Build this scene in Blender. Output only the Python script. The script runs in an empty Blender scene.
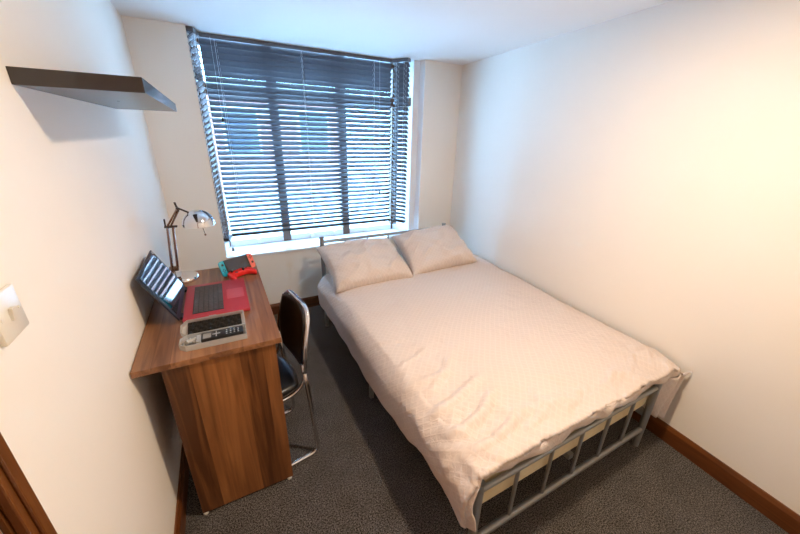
import bpy, bmesh, math, random
from mathutils import Vector, Matrix, noise
random.seed(3)
R = math.radians
sc = bpy.context.scene
C = sc.collection

# ------------------------------------------------------------------ camera
cam = bpy.data.objects.new('camera', bpy.data.cameras.new('camera')); C.objects.link(cam); sc.camera = cam
cam.data.sensor_width = 36; cam.data.lens = 331.2057 * 36 / 800; cam.data.clip_start = .01
yaw, pitch, roll = R(-28.49988), R(-21.58478), R(1.45393)
f = Vector((-math.sin(yaw)*math.cos(pitch), math.cos(yaw)*math.cos(pitch), math.sin(pitch)))
r0 = Vector((math.cos(yaw), math.sin(yaw), 0)); u0 = r0.cross(f)
rr = r0*math.cos(roll) + u0*math.sin(roll); uu = -r0*math.sin(roll) + u0*math.cos(roll)
cam.matrix_world = Matrix(((rr.x, uu.x, -f.x, .37353), (rr.y, uu.y, -f.y, -2.98662), (rr.z, uu.z, -f.z, 1.60016), (0, 0, 0, 1)))

# ------------------------------------------------------------------ world, light, exposure
w = bpy.data.worlds.new('overcast_sky'); sc.world = w; w.use_nodes = True
bg = w.node_tree.nodes['Background']; bg.inputs[0].default_value = (.29, .60, 1, 1); bg.inputs[1].default_value = 22.0
def lamp(name, kind, loc, energy, col, size):
    l = bpy.data.lights.new(name, kind); l.energy = energy; l.color = col
    if kind == 'AREA': l.size = size
    else: l.shadow_soft_size = size
    o = bpy.data.objects.new(name, l); C.objects.link(o); o.location = loc; return o
BULB = (1.31, -2.33, 2.232)
bulb_light = lamp('ceiling_downlight_light', 'AREA', BULB, 23, (1, .79, .57), .13)
bulb_light.data.shape = 'DISK'
sc.view_settings.view_transform = 'Standard'; sc.view_settings.look = 'None'
sc.view_settings.exposure = 0.47; sc.view_settings.gamma = 1; sc.view_settings.use_curve_mapping = False

# ------------------------------------------------------------------ materials
def lin(c):
    return tuple(((x/255)/12.92 if x/255 <= .04045 else ((x/255+.055)/1.055)**2.4) for x in c) + (1,)
def mat(name, col, rough=.6, metal=0, spec=.5, nscale=0, namp=.0, bump=0, bscale=200, coat=0, sheen=0, trans=0):
    m = bpy.data.materials.new(name); m.use_nodes = True; nt = m.node_tree; b = nt.nodes['Principled BSDF']
    b.inputs['Base Color'].default_value = lin(col); b.inputs['Roughness'].default_value = rough
    b.inputs['Metallic'].default_value = metal; b.inputs['Specular IOR Level'].default_value = spec
    b.inputs['Coat Weight'].default_value = coat; b.inputs['Sheen Weight'].default_value = sheen
    tc = nt.nodes.new('ShaderNodeTexCoord')
    n = nt.nodes.new('ShaderNodeTexNoise'); n.inputs['Scale'].default_value = nscale or 6; n.inputs['Detail'].default_value = 5
    nt.links.new(tc.outputs['Object'], n.inputs['Vector'])
    mx = nt.nodes.new('ShaderNodeMixRGB'); mx.blend_type = 'MULTIPLY'; mx.inputs[1].default_value = lin(col)
    cr = nt.nodes.new('ShaderNodeValToRGB'); cr.color_ramp.elements[0].position = .3; cr.color_ramp.elements[1].position = .7
    lo = 1 - (namp or .04); cr.color_ramp.elements[0].color = (lo, lo, lo, 1)
    nt.links.new(n.outputs[0], cr.inputs[0]); nt.links.new(cr.outputs[0], mx.inputs[2]); mx.inputs[0].default_value = 1
    nt.links.new(mx.outputs[0], b.inputs['Base Color'])
    if bump:
        n2 = nt.nodes.new('ShaderNodeTexNoise'); n2.inputs['Scale'].default_value = bscale; n2.inputs['Detail'].default_value = 3
        nt.links.new(tc.outputs['Object'], n2.inputs['Vector'])
        bp = nt.nodes.new('ShaderNodeBump'); bp.inputs['Strength'].default_value = bump; bp.inputs['Distance'].default_value = .002
        nt.links.new(n2.outputs[0], bp.inputs['Height']); nt.links.new(bp.outputs[0], b.inputs['Normal'])
    return m
def node(nt, t, **k):
    n = nt.nodes.new(t)
    for a, v in k.items(): setattr(n, a, v)
    return n
def wood(name, c1, c2, grain='z', stave='x', sw=.075, rough=.38, tone=.35):
    """laminate wood: printed staves of differing tone, long grain streaks"""
    m = bpy.data.materials.new(name); m.use_nodes = True; nt = m.node_tree; b = nt.nodes['Principled BSDF']; L = nt.links.new
    b.inputs['Roughness'].default_value = rough
    tc = node(nt, 'ShaderNodeTexCoord'); sx = node(nt, 'ShaderNodeSeparateXYZ'); L(tc.outputs['Object'], sx.inputs[0])
    ax = {'x': 0, 'y': 1, 'z': 2}
    dv = node(nt, 'ShaderNodeMath', operation='DIVIDE'); dv.inputs[1].default_value = sw; L(sx.outputs[ax[stave]], dv.inputs[0])
    fl = node(nt, 'ShaderNodeMath', operation='FLOOR'); L(dv.outputs[0], fl.inputs[0])
    wn = node(nt, 'ShaderNodeTexWhiteNoise', noise_dimensions='1D'); L(fl.outputs[0], wn.inputs['W'])
    mp = node(nt, 'ShaderNodeMapping'); s = [26, 26, 26]; s[ax[grain]] = 1.6; mp.inputs['Scale'].default_value = s
    L(tc.outputs['Object'], mp.inputs[0])
    off = node(nt, 'ShaderNodeVectorMath', operation='ADD'); L(mp.outputs[0], off.inputs[0])
    sc_ = node(nt, 'ShaderNodeMath', operation='MULTIPLY'); sc_.inputs[1].default_value = 37; L(wn.outputs[0], sc_.inputs[0])
    cb = node(nt, 'ShaderNodeCombineXYZ'); [L(sc_.outputs[0], cb.inputs[i]) for i in range(3)]; L(cb.outputs[0], off.inputs[1])
    n1 = node(nt, 'ShaderNodeTexNoise'); n1.inputs['Scale'].default_value = 1; n1.inputs['Detail'].default_value = 7; n1.inputs['Distortion'].default_value = 1.2
    L(off.outputs[0], n1.inputs['Vector'])
    a = node(nt, 'ShaderNodeMath', operation='MULTIPLY_ADD'); a.inputs[1].default_value = tone; L(wn.outputs[0], a.inputs[0])
    c = node(nt, 'ShaderNodeMath', operation='MULTIPLY_ADD'); c.inputs[1].default_value = 1.5; c.inputs[2].default_value = -.43 - tone/2; L(n1.outputs[0], c.inputs[0])
    L(c.outputs[0], a.inputs[2])
    cr = node(nt, 'ShaderNodeValToRGB'); cr.color_ramp.elements[0].color = lin(c1); cr.color_ramp.elements[1].color = lin(c2)
    L(a.outputs[0], cr.inputs[0]); L(cr.outputs[0], b.inputs['Base Color'])
    return m
def fabric(name, col, pattern=.0, rough=.9, cell=.032):
    """cotton with an embossed diamond lattice (UV in metres)"""
    m = bpy.data.materials.new(name); m.use_nodes = True; nt = m.node_tree; b = nt.nodes['Principled BSDF']; L = nt.links.new
    b.inputs['Roughness'].default_value = rough; b.inputs['Sheen Weight'].default_value = .15; b.inputs['Specular IOR Level'].default_value = .2
    tc = node(nt, 'ShaderNodeTexCoord'); sx = node(nt, 'ShaderNodeSeparateXYZ'); L(tc.outputs['UV'], sx.inputs[0])
    def tri(op):
        s = node(nt, 'ShaderNodeMath', operation=op); L(sx.outputs[0], s.inputs[0]); L(sx.outputs[1], s.inputs[1])
        d = node(nt, 'ShaderNodeMath', operation='PINGPONG'); d.inputs[1].default_value = cell; L(s.outputs[0], d.inputs[0])
        e = node(nt, 'ShaderNodeMapRange'); e.inputs[1].default_value = 0; e.inputs[2].default_value = cell*.35; e.inputs[3].default_value = 1; e.inputs[4].default_value = 0
        L(d.outputs[0], e.inputs[0]); return e
    mx = node(nt, 'ShaderNodeMath', operation='MAXIMUM'); L(tri('ADD').outputs[0], mx.inputs[0]); L(tri('SUBTRACT').outputs[0], mx.inputs[1])
    mc = node(nt, 'ShaderNodeMixRGB'); mc.inputs[1].default_value = lin(col); mc.inputs[2].default_value = lin([min(255, x*1.03+3) for x in col])
    pm = node(nt, 'ShaderNodeMath', operation='MULTIPLY'); pm.inputs[1].default_value = pattern; L(mx.outputs[0], pm.inputs[0]); L(pm.outputs[0], mc.inputs[0])
    L(mc.outputs[0], b.inputs['Base Color'])
    n = node(nt, 'ShaderNodeTexNoise'); n.inputs['Scale'].default_value = 16; n.inputs['Detail'].default_value = 6; n.inputs['Distortion'].default_value = 1.5; L(tc.outputs['UV'], n.inputs['Vector'])
    ad = node(nt, 'ShaderNodeMath', operation='MULTIPLY_ADD'); ad.inputs[1].default_value = .15*pattern; L(mx.outputs[0], ad.inputs[0]); L(n.outputs[0], ad.inputs[2])
    bp = node(nt, 'ShaderNodeBump'); bp.inputs['Strength'].default_value = .55; bp.inputs['Distance'].default_value = .012
    L(ad.outputs[0], bp.inputs['Height']); L(bp.outputs[0], b.inputs['Normal'])
    return m
def carpet():
    m = bpy.data.materials.new('charcoal_carpet'); m.use_nodes = True; nt = m.node_tree; b = nt.nodes['Principled BSDF']; L = nt.links.new
    b.inputs['Roughness'].default_value = 1; b.inputs['Specular IOR Level'].default_value = .1; b.inputs['Sheen Weight'].default_value = .2
    tc = node(nt, 'ShaderNodeTexCoord'); n = node(nt, 'ShaderNodeTexNoise'); n.inputs['Scale'].default_value = 170; n.inputs['Detail'].default_value = 4; n.inputs['Roughness'].default_value = .8
    n2 = node(nt, 'ShaderNodeTexNoise'); n2.inputs['Scale'].default_value = 7; n2.inputs['Detail'].default_value = 4
    L(tc.outputs['Object'], n.inputs['Vector']); L(tc.outputs['Object'], n2.inputs['Vector'])
    cr = node(nt, 'ShaderNodeValToRGB'); e = cr.color_ramp.elements; e[0].position = .45; e[0].color = lin((12, 12, 15)); e[1].position = .58; e[1].color = lin((128, 120, 114))
    L(n.outputs[0], cr.inputs[0]); mx = node(nt, 'ShaderNodeMixRGB', blend_type='MULTIPLY'); mx.inputs[0].default_value = 1
    c2 = node(nt, 'ShaderNodeValToRGB'); c2.color_ramp.elements[0].position = .3; c2.color_ramp.elements[0].color = (.72, .72, .72, 1); c2.color_ramp.elements[1].position = .65
    L(n2.outputs[0], c2.inputs[0]); L(cr.outputs[0], mx.inputs[1]); L(c2.outputs[0], mx.inputs[2]); L(mx.outputs[0], b.inputs['Base Color'])
    bp = node(nt, 'ShaderNodeBump'); bp.inputs['Strength'].default_value = .9; bp.inputs['Distance'].default_value = .006; L(n.outputs[0], bp.inputs['Height']); L(bp.outputs[0], b.inputs['Normal'])
    return m
def glass_mat(name, tint=(1, 1, 1, 1), refl=.08, rough=0, milk=0):
    m = bpy.data.materials.new(name); m.use_nodes = True; nt = m.node_tree; L = nt.links.new
    for n in list(nt.nodes): nt.nodes.remove(n)
    o = node(nt, 'ShaderNodeOutputMaterial'); t = node(nt, 'ShaderNodeBsdfTransparent'); t.inputs[0].default_value = tint
    g = node(nt, 'ShaderNodeBsdfGlossy'); g.inputs['Roughness'].default_value = rough
    mx = node(nt, 'ShaderNodeMixShader'); mx.inputs[0].default_value = refl
    L(t.outputs[0], mx.inputs[1]); L(g.outputs[0], mx.inputs[2])
    if milk:
        d = node(nt, 'ShaderNodeBsdfDiffuse'); d.inputs[0].default_value = (.85, .85, .84, 1); m2 = node(nt, 'ShaderNodeMixShader'); m2.inputs[0].default_value = milk
        L(mx.outputs[0], m2.inputs[1]); L(d.outputs[0], m2.inputs[2]); L(m2.outputs[0], o.inputs[0])
    else: L(mx.outputs[0], o.inputs[0])
    return m
def brick_mat():
    m = bpy.data.materials.new('red_brick'); m.use_nodes = True; nt = m.node_tree; b = nt.nodes['Principled BSDF']; L = nt.links.new
    tc = node(nt, 'ShaderNodeTexCoord'); mp = node(nt, 'ShaderNodeMapping'); mp.inputs['Rotation'].default_value = (R(90), 0, 0)
    br = node(nt, 'ShaderNodeTexBrick'); br.inputs['Scale'].default_value = 1; br.inputs['Brick Width'].default_value = .225; br.inputs['Row Height'].default_value = .075; br.inputs['Mortar Size'].default_value = .006
    br.inputs['Color1'].default_value = lin((165, 105, 90)); br.inputs['Color2'].default_value = lin((140, 85, 72)); br.inputs['Mortar'].default_value = lin((190, 180, 170))
    L(tc.outputs['Object'], mp.inputs[0]); L(mp.outputs[0], br.inputs[0]); L(br.outputs[0], b.inputs['Base Color']); return m

M = dict(
    wall=mat('cream_wall_paint', (247, 240, 230), .75, nscale=3, namp=.015, bump=.12, bscale=120),
    ceil=mat('white_ceiling_paint', (249, 249, 248), .85, nscale=2, namp=.01, bump=.08, bscale=90),
    reveal=mat('white_reveal_paint', (250, 250, 250), .6, nscale=3, namp=.01),
    gloss=mat('white_gloss_paint', (238, 240, 242), .3, nscale=5, namp=.02),
    carpet=carpet(),
    skirt=wood('varnished_skirting', (76, 40, 16), (134, 78, 38), grain='y', stave='z', sw=.5, rough=.28, tone=.1),
    skirtx=wood('varnished_skirting_far', (72, 38, 18), (124, 70, 38), grain='x', stave='z', sw=.5, rough=.28, tone=.1),
    doorwood=wood('varnished_door_wood', (76, 42, 16), (144, 86, 40), grain='z', stave='y', sw=.5, rough=.3, tone=.1),
    desk=wood('walnut_laminate_upright', (80, 46, 22), (178, 116, 66), grain='z', stave='x', sw=.085, rough=.33, tone=.55),
    desktop=wood('walnut_laminate_top', (104, 66, 42), (180, 128, 86), grain='y', stave='x', sw=.06, rough=.3, tone=.3),
    deskx=wood('walnut_laminate_front', (80, 46, 22), (170, 110, 64), grain='y', stave='z', sw=.09, rough=.33, tone=.4),
    slat=mat('slate_blind_wood', (98, 100, 108), .35, nscale=30, namp=.12),
    slatrail=mat('dark_blind_rail', (46, 40, 40), .45, nscale=30, namp=.1),
    cord=mat('white_cord', (205, 210, 215), .8),
    tassel=mat('brown_cord_acorn', (110, 80, 60), .5),
    frame=mat('brown_window_frame', (112, 84, 68), .4, nscale=20, namp=.15),
    glass=glass_mat('window_glass'),
    shelf=mat('black_shelf_laminate', (50, 43, 39), .36, nscale=40, namp=.12, spec=.6, coat=.25),
    switch=mat('white_switch_plastic', (236, 230, 216), .3, coat=.3),
    metal=mat('grey_bed_tube', (150, 152, 152), .35, metal=.45, nscale=10, namp=.04),
    chrome=mat('chrome', (225, 225, 228), .08, metal=1, nscale=5, namp=.02),
    bronze=mat('dark_chrome', (150, 120, 104), .18, metal=1, nscale=20, namp=.1),
    darkmetal=mat('dark_joint_metal', (70, 60, 55), .35, metal=.8),
    vinyl=mat('black_vinyl', (22, 21, 23), .34, nscale=30, namp=.1, bump=.15, bscale=300),
    duvet=fabric('pale_pink_cotton', (212, 197, 188), .7, cell=.019),
    pillow=fabric('pale_pink_pillow_cotton', (212, 197, 187), .7, cell=.017),
    mattress=mat('cream_mattress_ticking', (226, 208, 168), .8, nscale=60, namp=.08, bump=.2, bscale=60),
    red=mat('red_plastic_shell', (172, 46, 56), .45, nscale=20, namp=.05),
    redpad=mat('bright_red_plastic', (228, 36, 28), .4, nscale=20, namp=.05),
    redtouch=mat('red_touchpad', (190, 66, 74), .35),
    redlight=mat('pink_red_plastic', (240, 120, 105), .4),
    cyan=mat('cyan_plastic', (20, 170, 195), .4),
    black=mat('black_plastic', (24, 24, 27), .35, nscale=40, namp=.1),
    keys=mat('dark_grey_keys', (84, 78, 78), .5, nscale=80, namp=.3),
    bezel=mat('dark_grey_bezel', (34, 40, 52), .4),
    screen=mat('glossy_dark_screen', (10, 16, 30), .05, spec=1, coat=1),
    gscreen=mat('grey_console_screen', (52, 58, 72), .2, coat=.3),
    lcd=mat('grey_lcd', (150, 150, 150), .25),
    foam=mat('black_egg_foam', (26, 24, 24), .95, nscale=90, namp=.3),
    silver=mat('silver_plastic', (190, 188, 184), .3, metal=.5),
    clear=glass_mat('clear_case_plastic', (.93, .93, .92, 1), .14, .25, .30),
    white=mat('white_plastic', (235, 235, 232), .4),
    pave=mat('grey_paving', (196, 196, 194), .9, nscale=3, namp=.2),
    render=mat('pale_render', (214, 212, 206), .9, nscale=2, namp=.08),
    brick=brick_mat(),
    dglass=mat('dark_outdoor_glass', (60, 75, 90), .08, spec=1),
    opal=mat('opal_lamp_glass', (245, 240, 230), .3),
    amber=mat('amber_door_wood', (190, 116, 40), .35, nscale=14, namp=.2),
)

# ------------------------------------------------------------------ mesh helpers
class MB:
    def __init__(s): s.bm = bmesh.new()
    def box(s, c, d, rot=None, bev=0, seg=2):
        b = bmesh.new(); bmesh.ops.create_cube(b, size=1)
        bmesh.ops.scale(b, vec=d, verts=b.verts)
        if bev: bmesh.ops.bevel(b, geom=list(b.edges), offset=bev, segments=seg, profile=.5, affect='EDGES')
        T = Matrix.Translation(c) @ (rot.to_4x4() if rot is not None else Matrix())
        return s._add(b, T)
    def lohi(s, lo, hi, bev=0, seg=2):
        lo, hi = Vector(lo), Vector(hi); return s.box((lo+hi)/2, hi-lo, None, bev, seg)
    def _add(s, b, T=None):
        if T is not None: bmesh.ops.transform(b, matrix=T, verts=b.verts)
        me = bpy.data.meshes.new('t'); b.to_mesh(me); b.free(); s.bm.from_mesh(me); bpy.data.meshes.remove(me); return s
    def tube(s, pts, r, n=12, closed=False, caps=True):
        pts = [Vector(p) for p in pts]; b = bmesh.new(); rings = []; N = len(pts); prev = None
        rs = r if isinstance(r, (list, tuple)) else [r]*N
        for i, p in enumerate(pts):
            if closed: t = (pts[(i+1) % N]-pts[i-1]).normalized()
            else: t = ((pts[min(i+1, N-1)]-p).normalized() + (p-pts[max(i-1, 0)]).normalized()).normalized()
            if prev is None: a = t.orthogonal().normalized()
            else: a = (prev - t*prev.dot(t)).normalized()
            prev = a; bb = t.cross(a)
            rings.append([b.verts.new(p+(a*math.cos(2*math.pi*k/n)+bb*math.sin(2*math.pi*k/n))*rs[i]) for k in range(n)])
        for i in range(N if closed else N-1):
            A, B = rings[i], rings[(i+1) % N]
            off = 0
            if closed and i == N-1:
                off = min(range(n), key=lambda o: (A[0].co-B[o].co).length)
            for k in range(n): b.faces.new((A[k], A[(k+1) % n], B[(k+1+off) % n], B[(k+off) % n]))
        if caps and not closed: b.faces.new(rings[0][::-1]); b.faces.new(rings[-1])
        bmesh.ops.recalc_face_normals(b, faces=b.faces); return s._add(b)
    def lathe(s, prof, n=32, T=None):
        b = bmesh.new(); rings = []
        for (r, z) in prof:
            if r < 1e-6: rings.append([b.verts.new((0, 0, z))])
            else: rings.append([b.verts.new((r*math.cos(2*math.pi*k/n), r*math.sin(2*math.pi*k/n), z)) for k in range(n)])
        for A, B in zip(rings, rings[1:]):
            for k in range(n):
                v = []
                for q in ((A, k), (A, k+1), (B, k+1), (B, k)):
                    x = q[0][q[1] % len(q[0])] if len(q[0]) > 1 else q[0][0]
                    if x not in v: v.append(x)
                if len(v) > 2:
                    try: b.faces.new(v)
                    except ValueError: pass
        bmesh.ops.recalc_face_normals(b, faces=b.faces); return s._add(b, T)
    def prism(s, poly, z0, z1, bev=0, T=None, seg=2):
        b = bmesh.new(); A = [b.verts.new((x, y, z0)) for x, y in poly]; B = [b.verts.new((x, y, z1)) for x, y in poly]
        b.faces.new(A[::-1]); b.faces.new(B); n = len(poly)
        for i in range(n): b.faces.new((A[i], A[(i+1) % n], B[(i+1) % n], B[i]))
        bmesh.ops.recalc_face_normals(b, faces=b.faces)
        if bev: bmesh.ops.bevel(b, geom=list(b.edges), offset=bev, segments=seg, profile=.5, affect='EDGES')
        return s._add(b, T)
    def build(s, name, m, parent=None, smooth=False, T=None):
        if T is not None: bmesh.ops.transform(s.bm, matrix=T, verts=s.bm.verts)
        me = bpy.data.meshes.new(name); s.bm.to_mesh(me); s.bm.free()
        me.materials.append(m); o = bpy.data.objects.new(name, me); C.objects.link(o)
        if smooth:
            for p in me.polygons: p.use_smooth = True
            if smooth != 'all': me.set_sharp_from_angle(angle=R(35))
        if parent: o.parent = parent
        return o
def tag(o, label, cat, group=None):
    o['label'] = label; o['category'] = cat
    if group: o['group'] = group
    return o
def thing(name, label, cat, loc=(0, 0, 0), rz=0, group=None):
    o = bpy.data.objects.new(name, None); C.objects.link(o); o.location = loc; o.rotation_euler = (0, 0, rz); o.empty_display_size = .05
    return tag(o, label, cat, group)
def struct(o): o['kind'] = 'structure'; return o
def dup(o, parent):
    c = o.copy(); C.objects.link(c); c.parent = parent; return c
def arc(c, a, b, r, t0, t1, n=8):
    c, a, b = Vector(c), Vector(a), Vector(b)
    return [c + a*r*math.cos(t0+(t1-t0)*i/n) + b*r*math.sin(t0+(t1-t0)*i/n) for i in range(n+1)]
def rounded(pts, rad, n=6):
    pts = [Vector(p) for p in pts]; out = [pts[0]]
    for i in range(1, len(pts)-1):
        p = pts[i]; a = pts[i-1]-p; b = pts[i+1]-p; d = min(rad, a.length*.49, b.length*.49)
        A = p+a.normalized()*d; B = p+b.normalized()*d
        for k in range(n+1):
            t = k/n; out.append(A*(1-t)**2 + p*2*t*(1-t) + B*t*t)
    return out + [pts[-1]]

# ------------------------------------------------------------------ room shell
H = 2.25
YB = -3.35                       # wall behind the camera
def xr(y): return 2.6266 + .0807*y
def flat(name, pts, m, depth):   # slab: outline polygon in xy
    return None
b = MB(); b.prism([(-.12, YB-.12), (xr(YB)+.12, YB-.12), (xr(.0)+.12, .5), (-.12, .5)], -.12, 0); struct(b.build('floor', M['carpet']))
b = MB(); b.prism([(-.12, YB-.12), (xr(YB)+.12, YB-.12), (xr(.0)+.12, .5), (-.12, .5)], H, H+.12); struct(b.build('ceiling', M['ceil']))
# left wall, with the doorway (y -3.28 .. -2.44)
b = MB(); b.lohi((-.12, -2.384, 0), (0, 0, H)); b.lohi((-.12, -3.224, 2.02), (0, -2.384, H)); b.lohi((-.12, YB, 0), (0, -3.224, H)); struct(b.build('wall_left', M['wall']))
b = MB(); b.prism([(xr(YB), YB), (xr(YB)+.12, YB), (xr(.0)+.12, 0), (xr(.0), 0)], 0, H); struct(b.build('wall_right', M['wall']))
b = MB(); b.lohi((-.12, YB-.12, 0), (xr(YB)+.12, YB, H)); struct(b.build('wall_back', M['wall']))
XL, XR, SILL = .335, 2.205, .60
b = MB(); b.lohi((-.12, 0, 0), (XL, .14, H)); b.lohi((XR, 0, 0), (xr(0)+.12, .14, H)); b.lohi((XL, 0, 0), (XR, .45, SILL))
struct(b.build('wall_far', M['wall']))
# recess side faces (white painted, straight then splayed to the bay frame)
b = MB(); b.prism([(XR, .004), (XR+.02, .004), (2.26, .45), (2.15, .45), (2.175, .14)], SILL, H); struct(b.build('trim_1', M['reveal']))
b = MB(); b.prism([(XL, .004), (XL-.02, .004), (.20, .45), (.29, .45), (.325, .14)], SILL, H); struct(b.build('trim_2', M['reveal']))
# sill board
b = MB(); b.lohi((XL-.0, -.018, SILL-.004), (XR, .40, SILL+.018), bev=.004); struct(b.build('trim_3', M['gloss']))
# skirting boards
def skirt_prof(b, t=.016, h=.105):
    return [(0, 0), (t, 0), (t, h-.022), (t-.004, h-.012), (t-.009, h), (0, h)]
b = MB(); b.prism(skirt_prof(b), 0, 2.358, T=Matrix(((1, 0, 0, 0), (0, 0, -1, 0), (0, 1, 0, 0), (0, 0, 0, 1)))); struct(b.build('baseboard_left', M['skirt']))
ang = math.atan(.0807)
b = MB(); b.prism(skirt_prof(b), 0, 3.36)
Tm = Matrix.Translation((xr(0), 0, 0)) @ Matrix.Rotation(-ang, 4, 'Z') @ Matrix(((-1, 0, 0, 0), (0, 0, -1, 0), (0, 1, 0, 0), (0, 0, 0, 1)))
struct(b.build('baseboard_right', M['skirt'], T=Tm))
b = MB(); b.prism(skirt_prof(b), .017, xr(0)-.017, T=Matrix(((0, 0, 1, 0), (-1, 0, 0, 0), (0, 1, 0, 0), (0, 0, 0, 1)))); struct(b.build('baseboard_far', M['skirtx']))
# door in the left wall
dr = bpy.data.objects.new('door_1', None); C.objects.link(dr); dr.location = (0, -2.384, 0); struct(dr)
b = MB()
for y0, y1 in ((-.026, .022), (-.862, -.814)):
    b.lohi((.001, y0, 0), (.016, y1, 2.066), bev=.003); b.lohi((.015, y0+.014, 0), (.022, y1-.010, 2.056), bev=.003)
b.lohi((.001, -.814, 2.018), (.016, -.026, 2.066), bev=.003)
b.build('architrave', M['doorwood'], dr)
b = MB(); b.lohi((-.12, -.03, 0), (.0, 0, 2.02)); b.lohi((-.12, -.84, 0), (0, -.81, 2.02)); b.lohi((-.12, -.81, 1.99), (0, -.03, 2.02)); fr = b.build('door_frame', M['doorwood'], dr)
b = MB(); b.lohi((-.034, -.0325, .93), (-.006, -.0295, 1.10), bev=.001); b.build('strike_plate', M['chrome'], fr)
b = MB(); b.lohi((-.06, -.808, .006), (-.022, -.034, 1.986), bev=.002)
for z0, z1 in ((.15, .85), (1.05, 1.85)): b.lohi((-.023, -.71, z0), (-.015, -.14, z1), bev=.006)
leaf = b.build('door_leaf', M['amber'], dr)
b = MB(); b.lohi((-.022, -.105, .93), (-.014, -.06, 1.12), bev=.002); b.tube(rounded([(-.014, -.082, 1.05), (.03, -.082, 1.05), (.034, -.2, 1.05)], .02), .009); b.build('door_handle', M['chrome'], leaf, smooth=True)

# ------------------------------------------------------------------ bay window
wn = bpy.data.objects.new('window_1', None); C.objects.link(wn); struct(wn)
A_, B_, C_, D_ = Vector((.305, .10, 0)), Vector((.35, .31, 0)), Vector((2.05, .31, 0)), Vector((2.16, .10, 0))
Z0, ZT, Z1 = SILL+.018, 1.905, H
def seg_box(b, p, q, z0, z1, th):
    d = (q-p); L_ = d.length; a = math.atan2(d.y, d.x)
    b.box(((p+q)/2) + Vector((0, 0, (z0+z1)/2)), (L_, th, z1-z0), Matrix.Rotation(a, 3, 'Z'), bev=.004)
for p, q in ((A_, B_), (B_, C_), (C_, D_)):
    b = MB(); seg_box(b, p, q, Z0, Z0+.055, .06); b.build('bottom_rail', M['gloss'], wn)
    b = MB(); seg_box(b, p, q, ZT-.035, ZT+.04, .07); b.build('transom', M['frame'], wn)
    b = MB(); seg_box(b, p, q, Z1-.05, Z1-.002, .06); b.build('top_rail', M['frame' if p is B_ else 'gloss'], wn)
for p in (A_, B_, C_, D_, Vector((.885, .31, 0)), Vector((1.49, .31, 0))):
    b = MB(); b.box((p.x, p.y, (Z0+Z1)/2), (.075, .065, Z1-Z0), bev=.006); b.build('mullion', M['gloss' if p.y < .3 else 'frame'], wn)
for p, q in ((A_, B_), (B_, Vector((.885, .31, 0))), (Vector((.885, .31, 0)), Vector((1.49, .31, 0))), (Vector((1.49, .31, 0)), C_), (C_, D_)):
    for z0, z1 in ((Z0+.05, ZT-.03), (ZT+.035, Z1-.045)):
        b = MB(); seg_box(b, p, q, z0, z1, .004); b.build('pane', M['glass'], wn)
# small white stays on the bottom rail
for x in (.62, 1.12, 1.36, 1.72):
    b = MB(); b.lohi((x-.015, .255, Z0+.006), (x+.015, .282, Z0+.05), bev=.004); b.build('catch', M['white'], wn)

# ------------------------------------------------------------------ venetian blinds
ZTOP, ZBOT, PIT = H-.002, .748, .0400
def blind(label, p, q, cords, slat_w=.052, group=None):
    d = q-p; L_ = d.length; a = math.atan2(d.y, d.x)
    t = thing('venetian_blind', label, 'blind', (p.x, p.y, ZBOT), a, group)
    hd = MB().lohi((0, -.026, ZTOP-ZBOT-.028), (L_, .026, ZTOP-ZBOT), bev=.002).build('headrail', M['slat'], t)
    br = MB().lohi((.0, -.025, 0), (L_, .026, .022), bev=.003).build('bottom_rail', M['slatrail'], t)
    n = int((ZTOP-ZBOT-.030)/PIT)
    # local +y points outdoors; the room-side edge of each slat is the raised one
    th = R(-39); first = None
    for k in range(n):
        z = .020 + PIT*(k+.78)
        if first is None:
            b = MB()
            sec = []
            for i in range(5):
                s = (i/4-.5)*slat_w; sec.append((s, .004*(1-(2*s/slat_w)**2)))
            poly = [(s, h+.0014) for s, h in sec] + [(s, h-.0014) for s, h in sec[::-1]]
            b.prism(poly, 0, L_-.004, T=Matrix.Rotation(th, 4, 'X') @ Matrix(((0, 0, 1, .002), (1, 0, 0, 0), (0, 1, 0, 0), (0, 0, 0, 1))))
            first = o = b.build('slat', M['slat'], t)
        else: o = dup(first, t)
        o.location = (0, 0, z)
    for x in cords:
        b = MB()
        for y in (-.024, .024): b.tube([(x, y, .01), (x, y, ZTOP-ZBOT-.03)], .0012, n=5)
        b.tube([(x+.012, 0, .01), (x+.012, 0, ZTOP-ZBOT-.03)], .0012, n=5)
        for k in range(n):
            z = .020+PIT*(k+.78); b.tube([(x, -.024, z+.013), (x, .024, z-.013-.006)], .001, n=4)
        b.build('ladder_cord', M['cord'], t)
    return t
bl = blind('wide dark slatted blind across the front of the bay window', Vector((.40, .17, 0)), Vector((1.945, .17, 0)), (.10, .72, 1.36))
for x, z0, nm in ((.075, .925, 0), (1.41, .30, 1)):
    b = MB(); b.tube([(x, -.034, z0+.03), (x, -.034, ZTOP-ZBOT-.02)], .0011, n=5); pc = b.build('pull_cord', M['cord'], bl)
    b = MB(); b.lathe([(0, .032), (.004, .03), (.008, .012), (.0085, 0), (0, 0)], 12, Matrix.Translation((x, -.034, z0))); b.build('acorn', M['black'], pc, smooth=True)
lb = blind('narrow dark slatted blind on the left return of the bay, seen edge on', Vector((.352, .018, 0)), Vector((.384, .145, 0)), (.03, .10))
b = MB(); b.tube(rounded([(.02, -.032, ZTOP-ZBOT-.03), (.02, -.032, .1), (.028, -.036, -.062)], .05), .0016, n=6); pc = b.build('pull_cord', M['cord'], lb)
b = MB(); b.lathe([(0, .032), (.005, .03), (.011, .012), (.012, 0), (0, 0)], 12, Matrix.Translation((.028, -.036, -.093))); b.build('acorn', M['tassel'], pc, smooth=True)
blind('narrow dark slatted blind on the right return of the bay beside the white reveal', Vector((1.962, .150, 0)), Vector((2.045, .012, 0)), (.04, .12))

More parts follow.
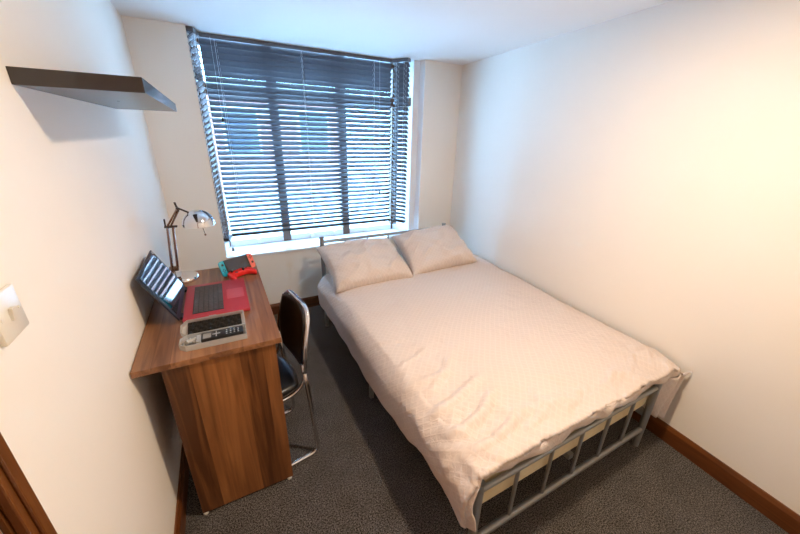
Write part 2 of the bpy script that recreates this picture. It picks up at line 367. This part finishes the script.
# ------------------------------------------------------------------ outdoors
b = MB(); b.lohi((-6, .6, -.25), (9, 9, -.15)); struct(b.build('pavement', M['pave']))
t = thing('brick_building', 'low red brick building across the street seen through the blind slats', 'building', (1.2, 8.4, -.15))
MB().lohi((-3.2, 0, 0), (3.2, .4, 2.9)).build('wall', M['brick'], t)
for x in (-2.1, 0, 2.1):
    MB().lohi((x-.5, -.03, 1.1), (x+.5, .02, 2.4)).build('window', M['gloss'], t)
    MB().lohi((x-.43, -.05, 1.17), (x+.43, -.02, 2.33)).build('pane', M['dglass'], t)
MB().lohi((-3.3, -.1, 2.9), (3.3, .5, 3.05)).build('roof', M['render'], t)

# ------------------------------------------------------------------ ceiling lamp (just above the frame)
t = thing('ceiling_lamp', 'round white flush lamp on the ceiling over the bed foot', 'lamp', (BULB[0], BULB[1], 0))
MB().lathe([(.072, H), (.088, H), (.086, H-.016), (.074, H-.020), (.070, H-.016), (.070, H-.006), (.072, H)], 32).build('rim', M['white'], t, smooth=True)
MB().lathe([(0, H-.001), (.070, H-.001), (.070, H-.008), (0, H-.008)], 32).build('lens', M['opal'], t)

# ------------------------------------------------------------------ shelf and switch on the left wall
t = thing('floating_shelf', 'black floating shelf mounted high on the left wall', 'shelf', (0, -1.36, 1.686))
MB().lohi((0, -.485, 0), (.243, .505, .036), bev=.0015).build('board', M['shelf'], t)
b = MB(); b.lathe([(0, 0), (.004, 0), (.004, -.001), (0, -.0015)], 12, Matrix.Translation((.12, -.1, 0))); b.build('fixing_cap', M['black'], t)
t = thing('light_switch', 'square white light switch on the wall near the door frame', 'switch', (0, -2.205, 1.288))
MB().lohi((0, -.043, -.043), (.009, .043, .043), bev=.003).build('plate', M['switch'], t, smooth=True)
b = MB(); b.box((.0115, 0, 0), (.006, .011, .024), Matrix.Rotation(R(8), 3, 'Y'), bev=.001); b.build('rocker', M['switch'], t)
for z in (-.03, .03):
    b = MB(); b.lathe([(0, .0015), (.003, .001), (.0032, 0)], 10, Matrix.Translation((.009, 0 + z, 0)) @ Matrix.Rotation(R(90), 4, 'Y')); b.build('screw', M['switch'], t)

# ------------------------------------------------------------------ desk
DZ, DX, DY0, DY1 = .822, .502, -1.748, -.80
t = thing('desk', 'walnut effect desk against the left wall carrying the red laptop', 'desk', (0, -1.27, 0)); yo = 1.27
MB().lohi((.003, DY0+yo, DZ-.024), (DX, DY1+yo, DZ), bev=.0015).build('tabletop', M['desktop'], t)
for y in (DY0+.012, DY1-.03):
    MB().lohi((.085, y+yo, .012), (.477, y+.018+yo, DZ-.025), bev=.001).build('side_panel', M['desk'], t)
    for x in (.095, .46):
        b = MB(); b.lathe([(0, 0), (.012, 0), (.012, .012), (0, .012)], 16, Matrix.Translation((x, y+.009+yo, 0))); b.build('foot', M['white'], t)
MB().lohi((.10, DY0+.031+yo, .30), (.116, DY1-.031+yo, DZ-.025)).build('back_panel', M['deskx'], t)
MB().lohi((.117, -1.175+yo, .012), (.470, -1.159+yo, DZ-.025)).build('divider_panel', M['desk'], t)
for z0, z1 in ((.62, .79), (.44, .612), (.02, .432)):
    d = MB().lohi((.452, -1.157+yo, z0), (.470, DY1-.033+yo, z1), bev=.001).build('drawer' if z1 > .5 else 'cupboard_door', M['deskx'], t)
    b = MB(); b.lathe([(0, 0), (.006, 0), (.006, .012), (.013, .02), (.013, .026), (0, .028)], 20, Matrix.Translation((.470, (-1.09+yo), (z0+z1)/2 if z1 > .5 else z1-.05)) @ Matrix.Rotation(R(90), 4, 'Y')); b.build('knob', M['chrome'], d, smooth=True)

# ------------------------------------------------------------------ chair (sled tube frame), seat under the desk
t = thing('desk_chair', 'black vinyl and chrome tube chair tucked under the desk', 'chair', (.394, -1.505, 0), R(9))
hw = .178; r = .0105
sx0, sx1 = -.20, .20           # local: seat front (towards wall) .. back
for s in (-1, 1):
    y = s*hw
    pts = rounded([(sx0+.02, y, .44), (sx0-.02, y, .012+r), (sx1+.01, y, .012+r), (sx1-.015, y, .42), (sx1-.03, y*.98, .60)], .05)
    MB().tube([(p.x, p.y, p.z-.012) for p in pts], r).build('side_frame', M['chrome'], t, smooth='all')
    pts = rounded([(sx0+.0, y*.93, .43), (sx1-.10, y*.93, .425), (sx1-.035, y*.97, .47), (sx1-.02, y*.99, .56)], .06)
    MB().tube(pts, r*.9).build('seat_rail', M['chrome'], t, smooth='all')
pts = rounded([(sx1-.025, -hw, .54), (sx1-.01, -hw, .70), (sx1+.035, -hw*.82, .845), (sx1+.035, hw*.82, .845), (sx1-.01, hw, .70), (sx1-.025, hw, .54)], .085, 8)
MB().tube(pts, r*1.05).build('back_frame', M['chrome'], t, smooth='all')
MB().tube([(sx0+.0, -hw, .425), (sx0+.0, hw, .425)], r*.9).build('cross_rail', M['chrome'], t, smooth='all')
# padded seat
def cushion(w, l, th, n=18, pw=4.0, edge=.35):
    b = bmesh.new(); top = {}; bot = {}
    for i in range(n+1):
        for j in range(n+1):
            u, v = i/n*2-1, j/n*2-1
            # squircle map
            x = u*math.sqrt(max(0, 1-.28*v*v)); y = v*math.sqrt(max(0, 1-.28*u*u))
            e = max(0, (1-abs(u)**pw)*(1-abs(v)**pw))**edge
            top[i, j] = b.verts.new((x*w/2, y*l/2, th/2*e)); bot[i, j] = b.verts.new((x*w/2, y*l/2, -th/2*e*.8))
    for i in range(n):
        for j in range(n):
            b.faces.new((top[i, j], top[i+1, j], top[i+1, j+1], top[i, j+1])); b.faces.new((bot[i, j], bot[i, j+1], bot[i+1, j+1], bot[i+1, j]))
    bmesh.ops.remove_doubles(b, verts=b.verts, dist=1e-5); return b
b = MB(); b._add(cushion(.38, .37, .05), Matrix.Translation((-.015, 0, .458))); b.build('seat', M['vinyl'], t, smooth='all')
b = MB(); cb = cushion(.345, .335, .026)
for v in cb.verts: v.co.z += .020 - .030*(v.co.y/.1675)**2
b._add(cb, Matrix.Translation((sx1-.006, 0, .675)) @ Matrix.Rotation(R(96), 4, 'Y')); b.build('backrest', M['vinyl'], t, smooth='all')

# ------------------------------------------------------------------ bed frame
BX0, BX1, BYF, BYH = 1.037, 2.235, -2.411, -.425
t = thing('bed_frame', 'grey metal tube bed frame along the right wall', 'bed', (0, 0, 0))
for x in (BX0, BX1):
    b = MB().tube([(x, BYF, 0), (x, BYF, .445)], .017, 20); b.tube([(x, BYF, .445), (x, BYF, .452)], .018, 20); b.build('foot_post', M['metal'], t, smooth=True)
    b = MB().tube([(x, BYH, 0), (x, BYH, .815)], .017, 20); b.tube([(x, BYH, .813), (x, BYH, .825)], .019, 20); b.build('head_post', M['metal'], t, smooth=True)
MB().tube([(BX0, BYF, .410), (BX1, BYF, .410)], .0125).build('foot_top_rail', M['metal'], t, smooth=True)
MB().tube([(BX0, BYF, .122), (BX1, BYF, .122)], .0145).build('foot_bottom_rail', M['metal'], t, smooth=True)
MB().tube([(BX0, BYH, .785), (BX1, BYH, .785)], .0125).build('head_top_rail', M['metal'], t, smooth=True)
MB().tube([(BX0, BYH, .40), (BX1, BYH, .40)], .0125).build('head_bottom_rail', M['metal'], t, smooth=True)
for k in range(1, 6):
    x = BX0+(BX1-BX0)*k/6
    MB().tube([(x, BYF, .122), (x, BYF, .410)], .008).build('foot_spindle', M['metal'], t, smooth=True)
    MB().tube([(x, BYH, .40), (x, BYH, .785)], .008).build('head_spindle', M['metal'], t, smooth=True)
for x in (BX0, BX1):
    MB().lohi((x-.012, BYF, .205), (x+.012, BYH, .245), bev=.004).build('side_rail', M['metal'], t)
MB().lohi(((BX0+BX1)/2-.015, BYF+.02, .205), ((BX0+BX1)/2+.015, BYH, .234)).build('centre_rail', M['metal'], t)
for x in (BX0+.006, BX1-.006, (BX0+BX1)/2):
    MB().lohi((x-.013, -1.42, 0), (x+.013, -1.394, .206), bev=.003).build('middle_leg', M['metal'], t)
for k in range(14):
    y = BYF+.12 + k*.132
    MB().lohi((BX0+.012, y-.025, .236), (BX1-.012, y+.025, .246)).build('bed_slat', M['metal'], t)

# mattress
b = MB(); b.lohi((BX0+.005, BYF+.02, .248), (BX1+.03, BYH-.03, .472), bev=.035, seg=5)
mt = b.build('mattress', M['mattress'], None, smooth='all'); tag(mt, 'cream mattress showing between duvet hem and foot rail', 'mattress')
for v in mt.data.vertices:
    if v.co.z < .36: v.co.z += .004*math.sin(v.co.x*9)

# ------------------------------------------------------------------ duvet
def sm(a, b_, x): x = max(0, min(1, (x-a)/(b_-a))); return x*x*(3-2*x)
NU, NV = 200, 260
YS, YE = -.50, -2.405           # head end of the cover, foot edge of the top
def hem(y):                     # height of the left hem
    z = .280 + .005*math.sin(y*5) - .02*sm(-1.2, -1.6, y)*(1-sm(-1.6, -1.9, y))
    z += .05*sm(-1.9, -2.2, y) - .05*sm(-2.25, -2.44, y)
    return z
def fhem(x):                    # height of the foot hem
    return .472 - .009*math.sin(x*9+1) - .006*math.sin(x*23) - .004*math.sin(x*51+2) - .010*sm(1.15, 1.5, x)*(1-sm(1.9, 2.2, x))
bm = bmesh.new(); uvl = bm.loops.layers.uv.new('UVMap'); G = []; UV = {}
dp = .0
for j in range(NV+1):
    row = []
    sv = j/NV*(1.93+.085)       # arclength from head to foot
    ytop = YS - min(sv, 1.93); drop = max(0, sv-1.93)       # drop over the foot rail
    rd = .045                   # rounding radius at the foot
    for i in range(NU+1):
        xw = xr(ytop)-.02       # right limit: the wall
        wtop = xw-1.045
        hl = .545-hem(ytop)
        total = hl+wtop
        su = i/NU*total
        if su < hl:             # hanging left side
            k = su/hl; z = hem(ytop)+(.515-hem(ytop))*k
            bow = .006*math.sin(k*3.1)
            x = .972 - bow + .058*max(0, k-.55)/.45*max(0, k-.55)/.45
            if k > .75: z -= 0
            nrm = Vector((-1, 0, .15))
            fold = .003*math.sin(ytop*26+2*noise.noise(Vector((ytop*3, k, 0))))*(1-k)
            x += fold
        else:
            s = su-hl; x = 1.030 + s; rnd = math.exp(-s/.035)
            z = .522 - .010*rnd; k = 1
            nrm = Vector((0, 0, 1))
            nearwall = sm(xw-.12, xw, x)
            z -= .03*nearwall
            z += .006*sm(1.1, 1.5, x)*(1-sm(1.9, 2.3, x))
        y = ytop
        # foot end: roll over the rail and hang
        if ytop < YE+.12:
            q = sm(YE+.12, YE, ytop); z -= .012*q if su >= hl else 0
        if drop > 0:
            kk = drop/.085
            if su >= hl:
                fh = fhem(x); y = YE-.024*math.sin(min(1, kk*1.6)*math.pi/2) + .006*kk + .006*math.sin(x*31+math.sin(x*11)*2)*kk + .006*math.sin(x*13)*kk; z = z + (fh-z)*(kk**1.5)
            else:
                wr = math.sqrt(max(0, 1-k)); y = YE - (.018+.034*wr)*kk; x += .034*kk*wr
        p = Vector((x, y, z))
        # wrinkles
        foot = sm(-1.5, -2.4, ytop); left = sm(1.55, 1.0, x)
        amp = .0045 + .012*foot*(.35+.65*left) + .008*sm(-2.15, -2.40, ytop)
        q = Vector((x*2.2 + .6*y, y*2.2 - x*1.2, z*2.5))
        n1 = noise.noise(q*1.4)*1.0
        ridge = (1-abs(noise.noise(Vector((x*4+y*3, y*5-x*3, 1.7+z*6)))*2.2))**1
        n2 = noise.noise(Vector((x*13-y*9, y*12+x*10, z*12))) + .5*(1-3*abs(noise.noise(Vector((x*9-y*14+3, y*11+x*13, z*15)))))
        d = amp*(n1*1.3 + max(0, ridge)*1.0 + n2*.45) - amp*.4
        # three long soft folds that run from the left foot corner into the top
        for (cx, cy, dx, dy, L_, wd, h) in ((1.04, -2.34, 1, .10, .35, .014, .014), (1.05, -2.24, 1, .22, .2, .014, .012), (1.22, -2.33, .8, .5, .2, .012, .008), (1.40, -2.34, .7, .9, .18, .010, .009), (1.68, -2.36, .8, .7, .16, .009, .009), (1.92, -2.36, .9, .5, .16, .009, .009), (2.15, -2.30, .5, .9, .25, .012, .010), (1.02, -1.80, .9, .3, .25, .013, .009), (1.03, -1.55, .9, -.3, .2, .012, .006),(1.06, -2.26, .9, .35, .30, .020, .020), (1.03, -2.12, .95, .2, .34, .022, .020), (1.10, -2.00, .8, .6, .26, .018, .013), (1.02, -1.93, 1, -.05, .25, .02, .012),
                                            (1.3, -2.36, 1, .25, .22, .012, .010), (1.55, -2.36, 1, .35, .2, .012, .010), (1.8, -2.35, 1, .3, .22, .012, .010), (2.05, -2.34, .9, .5, .2, .014, .012), (2.25, -2.33, .6, .8, .25, .016, .018)):
            ln = math.hypot(dx, dy); ex, ey = dx/ln, dy/ln
            a = (x-cx)*ex+(y-cy)*ey; c_ = -(x-cx)*ey+(y-cy)*ex + .012*math.sin(a*14)
            if -.1 < a < L_+.1 and abs(c_) < wd*3: d += h*math.exp(-(c_/wd)**2)*sm(-.08, .05, a)*(1-sm(L_-.1, L_+.05, a))
        if su < hl:
            d *= (.25+.75*k); p += Vector((-1, 0, 0))*max(-.012, d)
        else: p += nrm*d*(1-.6*min(1, drop/.085))
        if ytop > -1.0: p.z += .006*math.sin(x*5.5+1.2)*sm(-1.0, -.75, ytop)
        v = bm.verts.new(p); row.append(v); UV[v] = (su, sv)
    G.append(row)
for j in range(NV):
    for i in range(NU):
        fc = bm.faces.new((G[j][i], G[j][i+1], G[j+1][i+1], G[j+1][i]))
        for lp in fc.loops: lp[uvl].uv = UV[lp.vert]
bmesh.ops.recalc_face_normals(bm, faces=bm.faces)
me = bpy.data.meshes.new('duvet'); bm.to_mesh(me); bm.free(); me.materials.append(M['duvet'])
for p in me.polygons: p.use_smooth = True
if me.polygons[len(me.polygons)//2].normal.z < 0: me.flip_normals()
dv = bpy.data.objects.new('duvet', me); C.objects.link(dv)
so = dv.modifiers.new('thick', 'SOLIDIFY'); so.thickness = .008; so.offset = -1
tag(dv, 'pale pink cotton duvet with a diamond weave spread over the bed', 'duvet')
# corner of the cover that hangs down between the foot post and the wall
def patch(fn, nu, nv, name, m, parent, th=.006, uvs=1):
    bm = bmesh.new(); ul = bm.loops.layers.uv.new('UVMap'); g = [[bm.verts.new(fn(i/nu, j/nv)) for i in range(nu+1)] for j in range(nv+1)]
    for j in range(nv):
        for i in range(nu):
            fc = bm.faces.new((g[j][i], g[j][i+1], g[j+1][i+1], g[j+1][i]))
            for lp, (a, c) in zip(fc.loops, ((i, j), (i+1, j), (i+1, j+1), (i, j+1))): lp[ul].uv = (a/nu*.3*uvs, c/nv*.3*uvs)
    me = bpy.data.meshes.new(name); bm.to_mesh(me); bm.free(); me.materials.append(m)
    for p in me.polygons: p.use_smooth = True
    o = bpy.data.objects.new(name, me); C.objects.link(o); o.parent = parent
    s = o.modifiers.new('thick', 'SOLIDIFY'); s.thickness = th; return o
def tail(u, v):
    # u across (post -> wall), v down
    A, B, C2, D = Vector((2.245, -2.425, .46)), Vector((2.40, -2.452, .472)), Vector((2.272, -2.412, .215)), Vector((2.340, -2.440, .185))
    p = A.lerp(B, u).lerp(C2.lerp(D, u), v); p.y += .010*math.sin(u*9+v*2); p.z -= .015*math.sin(u*math.pi)*v; p.x += .008*math.sin(v*7)
    return p
patch(tail, 24, 16, 'hanging_corner', M['duvet'], dv)
def tuft(u, v):
    a = u*2*math.pi; r_ = .013*(1-.85*v)*(1+.25*math.sin(3*a+v*6))
    base = Vector((2.365+.050*v, -2.447-.022*v, .468+.016*v))
    return base + Vector((.3*math.cos(a), .8*math.cos(a), 1*math.sin(a)))*r_
patch(tuft, 24, 10, 'bunched_corner', M['duvet'], dv, .003)

# ------------------------------------------------------------------ pillows
def pillow(label, c, w, h, th, T, seed):
    n = 56; bm = bmesh.new(); ul = bm.loops.layers.uv.new('UVMap'); top = {}; bot = {}
    for i in range(n+1):
        for j in range(n+1):
            u, v = i/n*2-1, j/n*2-1
            e = (max(0, 1-abs(u)**3.2)*max(0, 1-abs(v)**2.8))**.40
            pin = 1-.07*(1-abs(u)**2)*abs(v)**2      # sides drawn in between the corners
            pin2 = 1-.06*(1-abs(v)**2)*abs(u)**2
            x = u*w/2*pin2; y = v*h/2*pin
            nn = noise.noise(Vector((u*1.6+seed, v*1.6, seed)))*.030 + noise.noise(Vector((u*4+v*3+seed, v*4, seed)))*.014 + .014*max(0, 1-abs(noise.noise(Vector((u*2.5-v*2+seed, v*1.6+u, seed*2)))*3.5))
            edge = (abs(u)**6+abs(v)**6)
            cr = .007*math.sin((u*7+v*11)+seed*2)*min(1, edge)*(1 if e > .02 else .5)
            sag = -.02*(1-v)*.5
            zt = th/2*e*(1+.0) + nn*e + cr*e
            zb = -th/2*.75*e + cr*e*.5
            ez = .006*math.sin(u*9+seed)*edge*.5
            top[i, j] = bm.verts.new((x, y, zt+ez)); bot[i, j] = bm.verts.new((x, y, zb+ez-.0005))
    def F(a, uvq):
        fc = bm.faces.new(a)
        for lp, q in zip(fc.loops, uvq): lp[ul].uv = (q[0]/n*w, q[1]/n*h)
    for i in range(n):
        for j in range(n):
            q = ((i, j), (i+1, j), (i+1, j+1), (i, j+1)); F([top[k] for k in q], q)
            q = q[::-1]; F([bot[k] for k in q], q)
    bmesh.ops.remove_doubles(bm, verts=bm.verts, dist=.0012)
    me = bpy.data.meshes.new('pillow'); bm.to_mesh(me); bm.free(); me.materials.append(M['pillow'])
    for p in me.polygons: p.use_smooth = True
    o = bpy.data.objects.new('pillow', me); C.objects.link(o); o.matrix_world = Matrix.Translation(c) @ T
    return tag(o, label, 'pillow', 'pillows at the head of the bed')
pillow('left pillow with its corner over the open side of the bed', (1.325, -.645, .633), .67, .49, .22, Matrix.Rotation(R(2), 4, 'Z') @ Matrix.Rotation(R(24), 4, 'X') @ Matrix.Rotation(R(2), 4, 'Y'), 1.3)
pillow('right pillow wedged into the corner against the wall', (2.005, -.615, .648), .65, .49, .21, Matrix.Rotation(R(-1), 4, 'Z') @ Matrix.Rotation(R(27), 4, 'X') @ Matrix.Rotation(R(-4), 4, 'Y'), 4.7)

# ------------------------------------------------------------------ laptop
t = thing('laptop', 'red laptop standing open on the desk with a dark screen', 'laptop', (.278, -1.27, DZ), R(0))
# local: x 0.. from hinge (x=-.135) to front (+.135), y across .39
MB().lohi((-.135, -.192, .003), (.135, .192, .020), bev=.004).build('base', M['red'], t, smooth=True)
MB().lohi((-.098, -.155, .0195), (.027, .155, .0212)).build('keyboard_well', M['black'], t)
b = MB()
for i in range(6):
    for k in range(17):
        if i == 5 and 4 < k < 10: continue
        b.lohi((-.096+i*.0205+.002, -.153+k*.018+.002, .021), (-.096+(i+1)*.0205-.002, -.153+(k+1)*.018-.002, .0235))
b.lohi((-.096+5*.0205+.001, -.153+5*.018, .021), (-.096+6*.0205-.001, -.153+10*.018, .0232))
b.build('keys', M['keys'], t)['kind'] = 'stuff'
MB().lohi((.045, -.055, .0195), (.122, .06, .0207), bev=.0004).build('touchpad', M['redtouch'], t)
for y in (-.15, .15): MB().tube([(-.139, y-.02, .018), (-.139, y+.02, .018)], .007).build('hinge', M['black'], t, smooth=True)
la = math.atan2(.115, .235)      # lid leans back towards the wall
Tl = Matrix.Translation((-.140, 0, .020)) @ Matrix.Rotation(-la, 4, 'Y')
lid = MB().lohi((-.008, -.192, .002), (0, .192, .240), bev=.003).build('lid', M['bezel'], t, smooth=True, T=Tl)
MB().lohi((-.0005, -.172, .026), (.0012, .176, .228)).build('screen', M['screen'], lid, T=Tl)
MB().lohi((.0004, .160, .222), (.0016, .184, .236)).build('sticker', M['silver'], lid, T=Tl)

# ------------------------------------------------------------------ handheld console on its stand
t = thing('handheld_console', 'handheld console with one cyan and one pink red side propped up behind the red gamepad', 'games console', (.405, -.935, DZ), R(30))
Tc = Matrix.Translation((0, 0, .002)) @ Matrix.Rotation(R(-24), 4, 'X')
MB().lohi((-.084, -.006, 0), (.084, .006, .100), bev=.002).build('body', M['black'], t, T=Tc)
MB().lohi((-.072, -.0072, .010), (.072, -.0058, .092)).build('screen', M['gscreen'], t, T=Tc)
for s, m, nm in ((-1, 'cyan', 'left_grip'), (1, 'redlight', 'right_grip')):
    poly = [(s*.0845, .0), (s*.105, .0), (s*.117, .008), (s*.120, .022), (s*.120, .078), (s*.117, .092), (s*.105, .100), (s*.0845, .100)]
    b = MB(); b.prism(poly, -.007, .007, bev=.002, T=Matrix.Rotation(R(90), 4, 'X')); g = b.build(nm, M[m], t, T=Tc, smooth=True)
    zs = .074 if s < 0 else .038
    b = MB(); b.lathe([(0, .009), (.007, .008), (.0075, .006), (.005, 0)], 16, Matrix.Translation((s*.102, -.007, zs)) @ Matrix.Rotation(R(90), 4, 'X')); b.build('stick', M['black'], g, T=Tc, smooth=True)
    b = MB(); zb = .038 if s < 0 else .074
    for dx, dz in ((.008, 0), (-.008, 0), (0, .008), (0, -.008)): b.lathe([(0, .003), (.0035, .0025), (.0038, 0)], 10, Matrix.Translation((s*.102+dx, -.007, zb+dz)) @ Matrix.Rotation(R(90), 4, 'X'))
    b.build('buttons', M['black'], g, T=Tc)
b = MB(); b.tube([(.03, .012, .055), (.03, .062, .001)], .003); b.build('kickstand', M['black'], t)
t.scale = (.88, .88, .92)

# ------------------------------------------------------------------ red gamepad
t = thing('gamepad', 'bright red gamepad lying in front of the handheld console', 'gamepad', (.405, -1.008, DZ), R(32))
b = bmesh.new()
half = [(0, .045), (.03, .047), (.055, .045), (.073, .032), (.083, .0), (.088, -.035), (.084, -.055), (.070, -.058), (.058, -.043), (.044, -.018), (.03, -.008), (0, -.008)]
poly = half + [(-x, y) for x, y in half[::-1][1:-1]]
mb = MB(); mb.prism(poly, .004, .036, bev=.009, seg=4); sh = mb.build('shell', M['redpad'], t, smooth='all')
for v in sh.data.vertices: v.co.z -= max(0, (-.01-v.co.y))*.22 if v.co.z > .01 else 0
for x, y in ((-.045, .022), (.022, .0)):
    b = MB(); b.lathe([(0, .016), (.008, .015), (.009, .012), (.005, 0)], 16, Matrix.Translation((x, y, .033))); b.build('stick', M['black'], t, smooth=True)
b = MB()
for dx, dy in ((.009, 0), (-.009, 0), (0, .009), (0, -.009)): b.lathe([(0, .004), (.004, .003), (.0045, 0)], 10, Matrix.Translation((.05+dx, .022+dy, .035)))
b.build('buttons', M['black'], t)
b = MB(); b.lohi((-.031, -.009, .034), (-.025, .009, .038)); b.lohi((-.037, -.003, .034), (-.019, .003, .038)); b.build('direction_pad', M['black'], t)
t.scale = (.88, .88, 1)

# ------------------------------------------------------------------ chrome desk lamp
t = thing('desk_lamp', 'chrome adjustable desk lamp with a domed shade behind the laptop', 'lamp', (.112, -.918, DZ))
b = MB(); b.lathe([(0, 0), (.078, 0), (.082, .004), (.082, .014), (.077, .022), (.03, .027), (0, .028)], 40); b.build('base', M['chrome'], t, smooth=True)
bp_ = Vector((-.040, .02, .026)); el = Vector((-.012, .03, .300)); tp = Vector((.044, .03, .395)); hd = Vector((.094, .022, .367))
b = MB(); b.tube([bp_, bp_+Vector((0, 0, .035))], .011); b.lohi(bp_+Vector((-.013, -.012, .025)), bp_+Vector((.03, .012, .05)), bev=.003); b.build('pivot', M['bronze'], t, smooth=True)
for dx, dy in ((0, -.011), (0, .011), (.026, -.009), (.026, .009)):
    MB().tube([bp_+Vector((dx, dy, .04)), el+Vector((dx-.006, dy, -.005))], .0055, 10).build('lower_arm', M['bronze'], t, smooth=True)
for dx in (.003, .026):
    pts = []; a0 = bp_+Vector((dx, 0, .05)); a1 = a0+(el-bp_)*.28
    for k in range(121): 
        q = a0.lerp(a1, k/120); an = k/120*2*math.pi*14; pts.append(q+Vector((math.cos(an)*.0048, math.sin(an)*.0048, 0)))
    MB().tube(pts, .001, 5).build('spring', M['chrome'], t, smooth='all')
b = MB(); b.lohi(el+Vector((-.02, -.010, -.008)), el+Vector((.04, .010, .002)), bev=.003); b.tube([el+Vector((-.014, 0, 0)), el+Vector((-.012, 0, .04))], .004); b.tube([el+Vector((.0, -.018, -.002)), el+Vector((.0, .018, -.002))], .005); b.build('elbow', M['darkmetal'], t, smooth=True)
for dy, off in ((-.009, 0), (.009, 0), (0, .016)):
    MB().tube([el+Vector((off-.004, dy, .002)), tp+Vector((off*.6, dy, -.004))], .0046, 10).build('upper_arm', M['bronze'], t, smooth=True)
b = MB(); b.tube([tp+Vector((.004, 0, -.02)), tp+Vector((-.006, 0, .03))], .005); b.tube([tp+Vector((0, -.014, 0)), tp+Vector((0, .014, 0))], .0055); b.tube([tp, hd], .0045); b.build('head_joint', M['darkmetal'], t, smooth=True)
rs = .080; prof = []
for k in range(13):
    a = k/12*math.pi/2; prof.append((rs*math.cos(a), rs*1.05*math.sin(a)))
prof[-1] = (0, rs*1.05)
inner = [(r_*.985, z_*.985) for r_, z_ in prof[::-1]]; inner[0] = (0, inner[0][1])
sc_c = Vector((.130, .02, .296))
b = MB(); b.lathe([(rs*.985, 0)] + prof, 40, Matrix.Translation(sc_c)); b.lathe(inner, 40, Matrix.Translation(sc_c)); shd = b.build('shade', M['chrome'], t, smooth=True)
b = MB(); b.tube([sc_c+Vector((.012, -.04, .02)), sc_c+Vector((.022, -.04, -.045))], .0015, 6); b.lathe([(0, .009), (.004, .006), (.005, 0), (0, -.004)], 10, Matrix.Translation(sc_c+Vector((.022, -.04, -.05)))); b.build('pull_switch', M['bronze'], shd, smooth=True)
b = MB(); b.lathe([(0, -.02), (.02, -.01), (.026, .01), (.014, .04), (.014, .07), (0, .07)], 20, Matrix.Translation(sc_c+Vector((0, 0, .005)))); b.build('bulb', M['opal'], shd, smooth='all')

# ------------------------------------------------------------------ clear case and audio recorder
cz = R(2.5)
t = thing('plastic_case', 'clear plastic case lying open with black foam beside the laptop', 'case', (.262, -1.605, DZ), R(-1))
def tray(y0, y1, h, T=Matrix()):
    # rectangular clear shell with clipped left corners: floor + walls
    b = MB(); P_ = [(-.115+.022, y0), (.118, y0), (.118, y1), (-.115+.022, y1), (-.115, y1-.022), (-.115, y0+.022)]
    b.prism(P_, 0, .0025, T=T)
    n = len(P_)
    for i in range(n):
        p, q = Vector((*P_[i], 0)), Vector((*P_[(i+1) % n], 0)); d = q-p; a = math.atan2(d.y, d.x)
        b2 = bmesh.new(); bmesh.ops.create_cube(b2, size=1); bmesh.ops.scale(b2, vec=(d.length, .0025, h), verts=b2.verts)
        b._add(b2, T @ Matrix.Translation((p+q)/2+Vector((0, 0, h/2))) @ Matrix.Rotation(a, 4, 'Z'))
    return b
tray(-.088, -.004, .024).build('bottom_tray', M['clear'], t)
TL = Matrix.Translation((0, .002, .003)) @ Matrix.Rotation(R(20), 4, 'X')
tray(0, .080, .022, TL).build('lid', M['clear'], t)
b = bmesh.new(); nx, ny = 60, 20; g = [[b.verts.new((-.092+.198*i/nx, .007+.066*j/ny, .012+.008*math.sin(i/nx*math.pi*12)*math.sin(j/ny*math.pi*4))) for i in range(nx+1)] for j in range(ny+1)]
for j in range(ny):
    for i in range(nx): b.faces.new((g[j][i], g[j][i+1], g[j+1][i+1], g[j+1][i]))
r_ = bmesh.ops.extrude_face_region(b, geom=list(b.faces)); 
for v in [e for e in r_['geom'] if isinstance(e, bmesh.types.BMVert)]: v.co.z = .0035
bmesh.ops.recalc_face_normals(b, faces=b.faces)
mb = MB(); mb._add(b, TL); mb.build('egg_foam', M['foam'], t, smooth=True)
b = MB(); b.box((.0, .0835, .012), (.028, .004, .02), bev=.001); b.build('catch', M['clear'], t, T=TL)
# recorder lies in the tray
t = thing('audio_recorder', 'black and silver audio recorder lying in the clear case', 'recorder', (.264, -1.653, DZ+.004), R(-1))
MB().lohi((-.045, -.028, 0), (.105, .028, .024), bev=.003).build('body', M['black'], t, smooth=True)
MB().lohi((-.038, -.02, .0235), (-.010, .016, .0248)).build('display', M['lcd'], t)
b = MB(); b.lohi((.006, -.020, .024), (.010, .020, .026)); b.lohi((-.006, -.002, .024), (.022, .002, .026)); b.build('transport_cross', M['silver'], t)
b = MB()
for i in range(4):
    for k in range(3): b.lathe([(0, .0015), (.003, .001), (.0032, 0)], 8, Matrix.Translation((.045+i*.014, -.014+k*.014, .024)))
b.build('buttons', M['silver'], t)
MB().lohi((-.062, -.026, .002), (-.0455, .026, .022), bev=.003).build('collar', M['silver'], t, smooth=True)
for s in (-1, 1):
    b = MB(); p0 = Vector((-.064, s*.014, .014)); p1 = Vector((-.094, -s*.012, .014 + .004*s))
    b.tube([p0, p0.lerp(p1, .45), p0.lerp(p1, .5), p1], [.006, .006, .009, .009], 16); b.build('microphone', M['silver'], t, smooth=True)
b = MB(); b.tube(rounded([(-.064, -.024, .008), (-.104, -.024, .008), (-.104, .024, .008), (-.064, .024, .008)], .012), .003, 8); b.build('mic_guard', M['silver'], t, smooth='all')
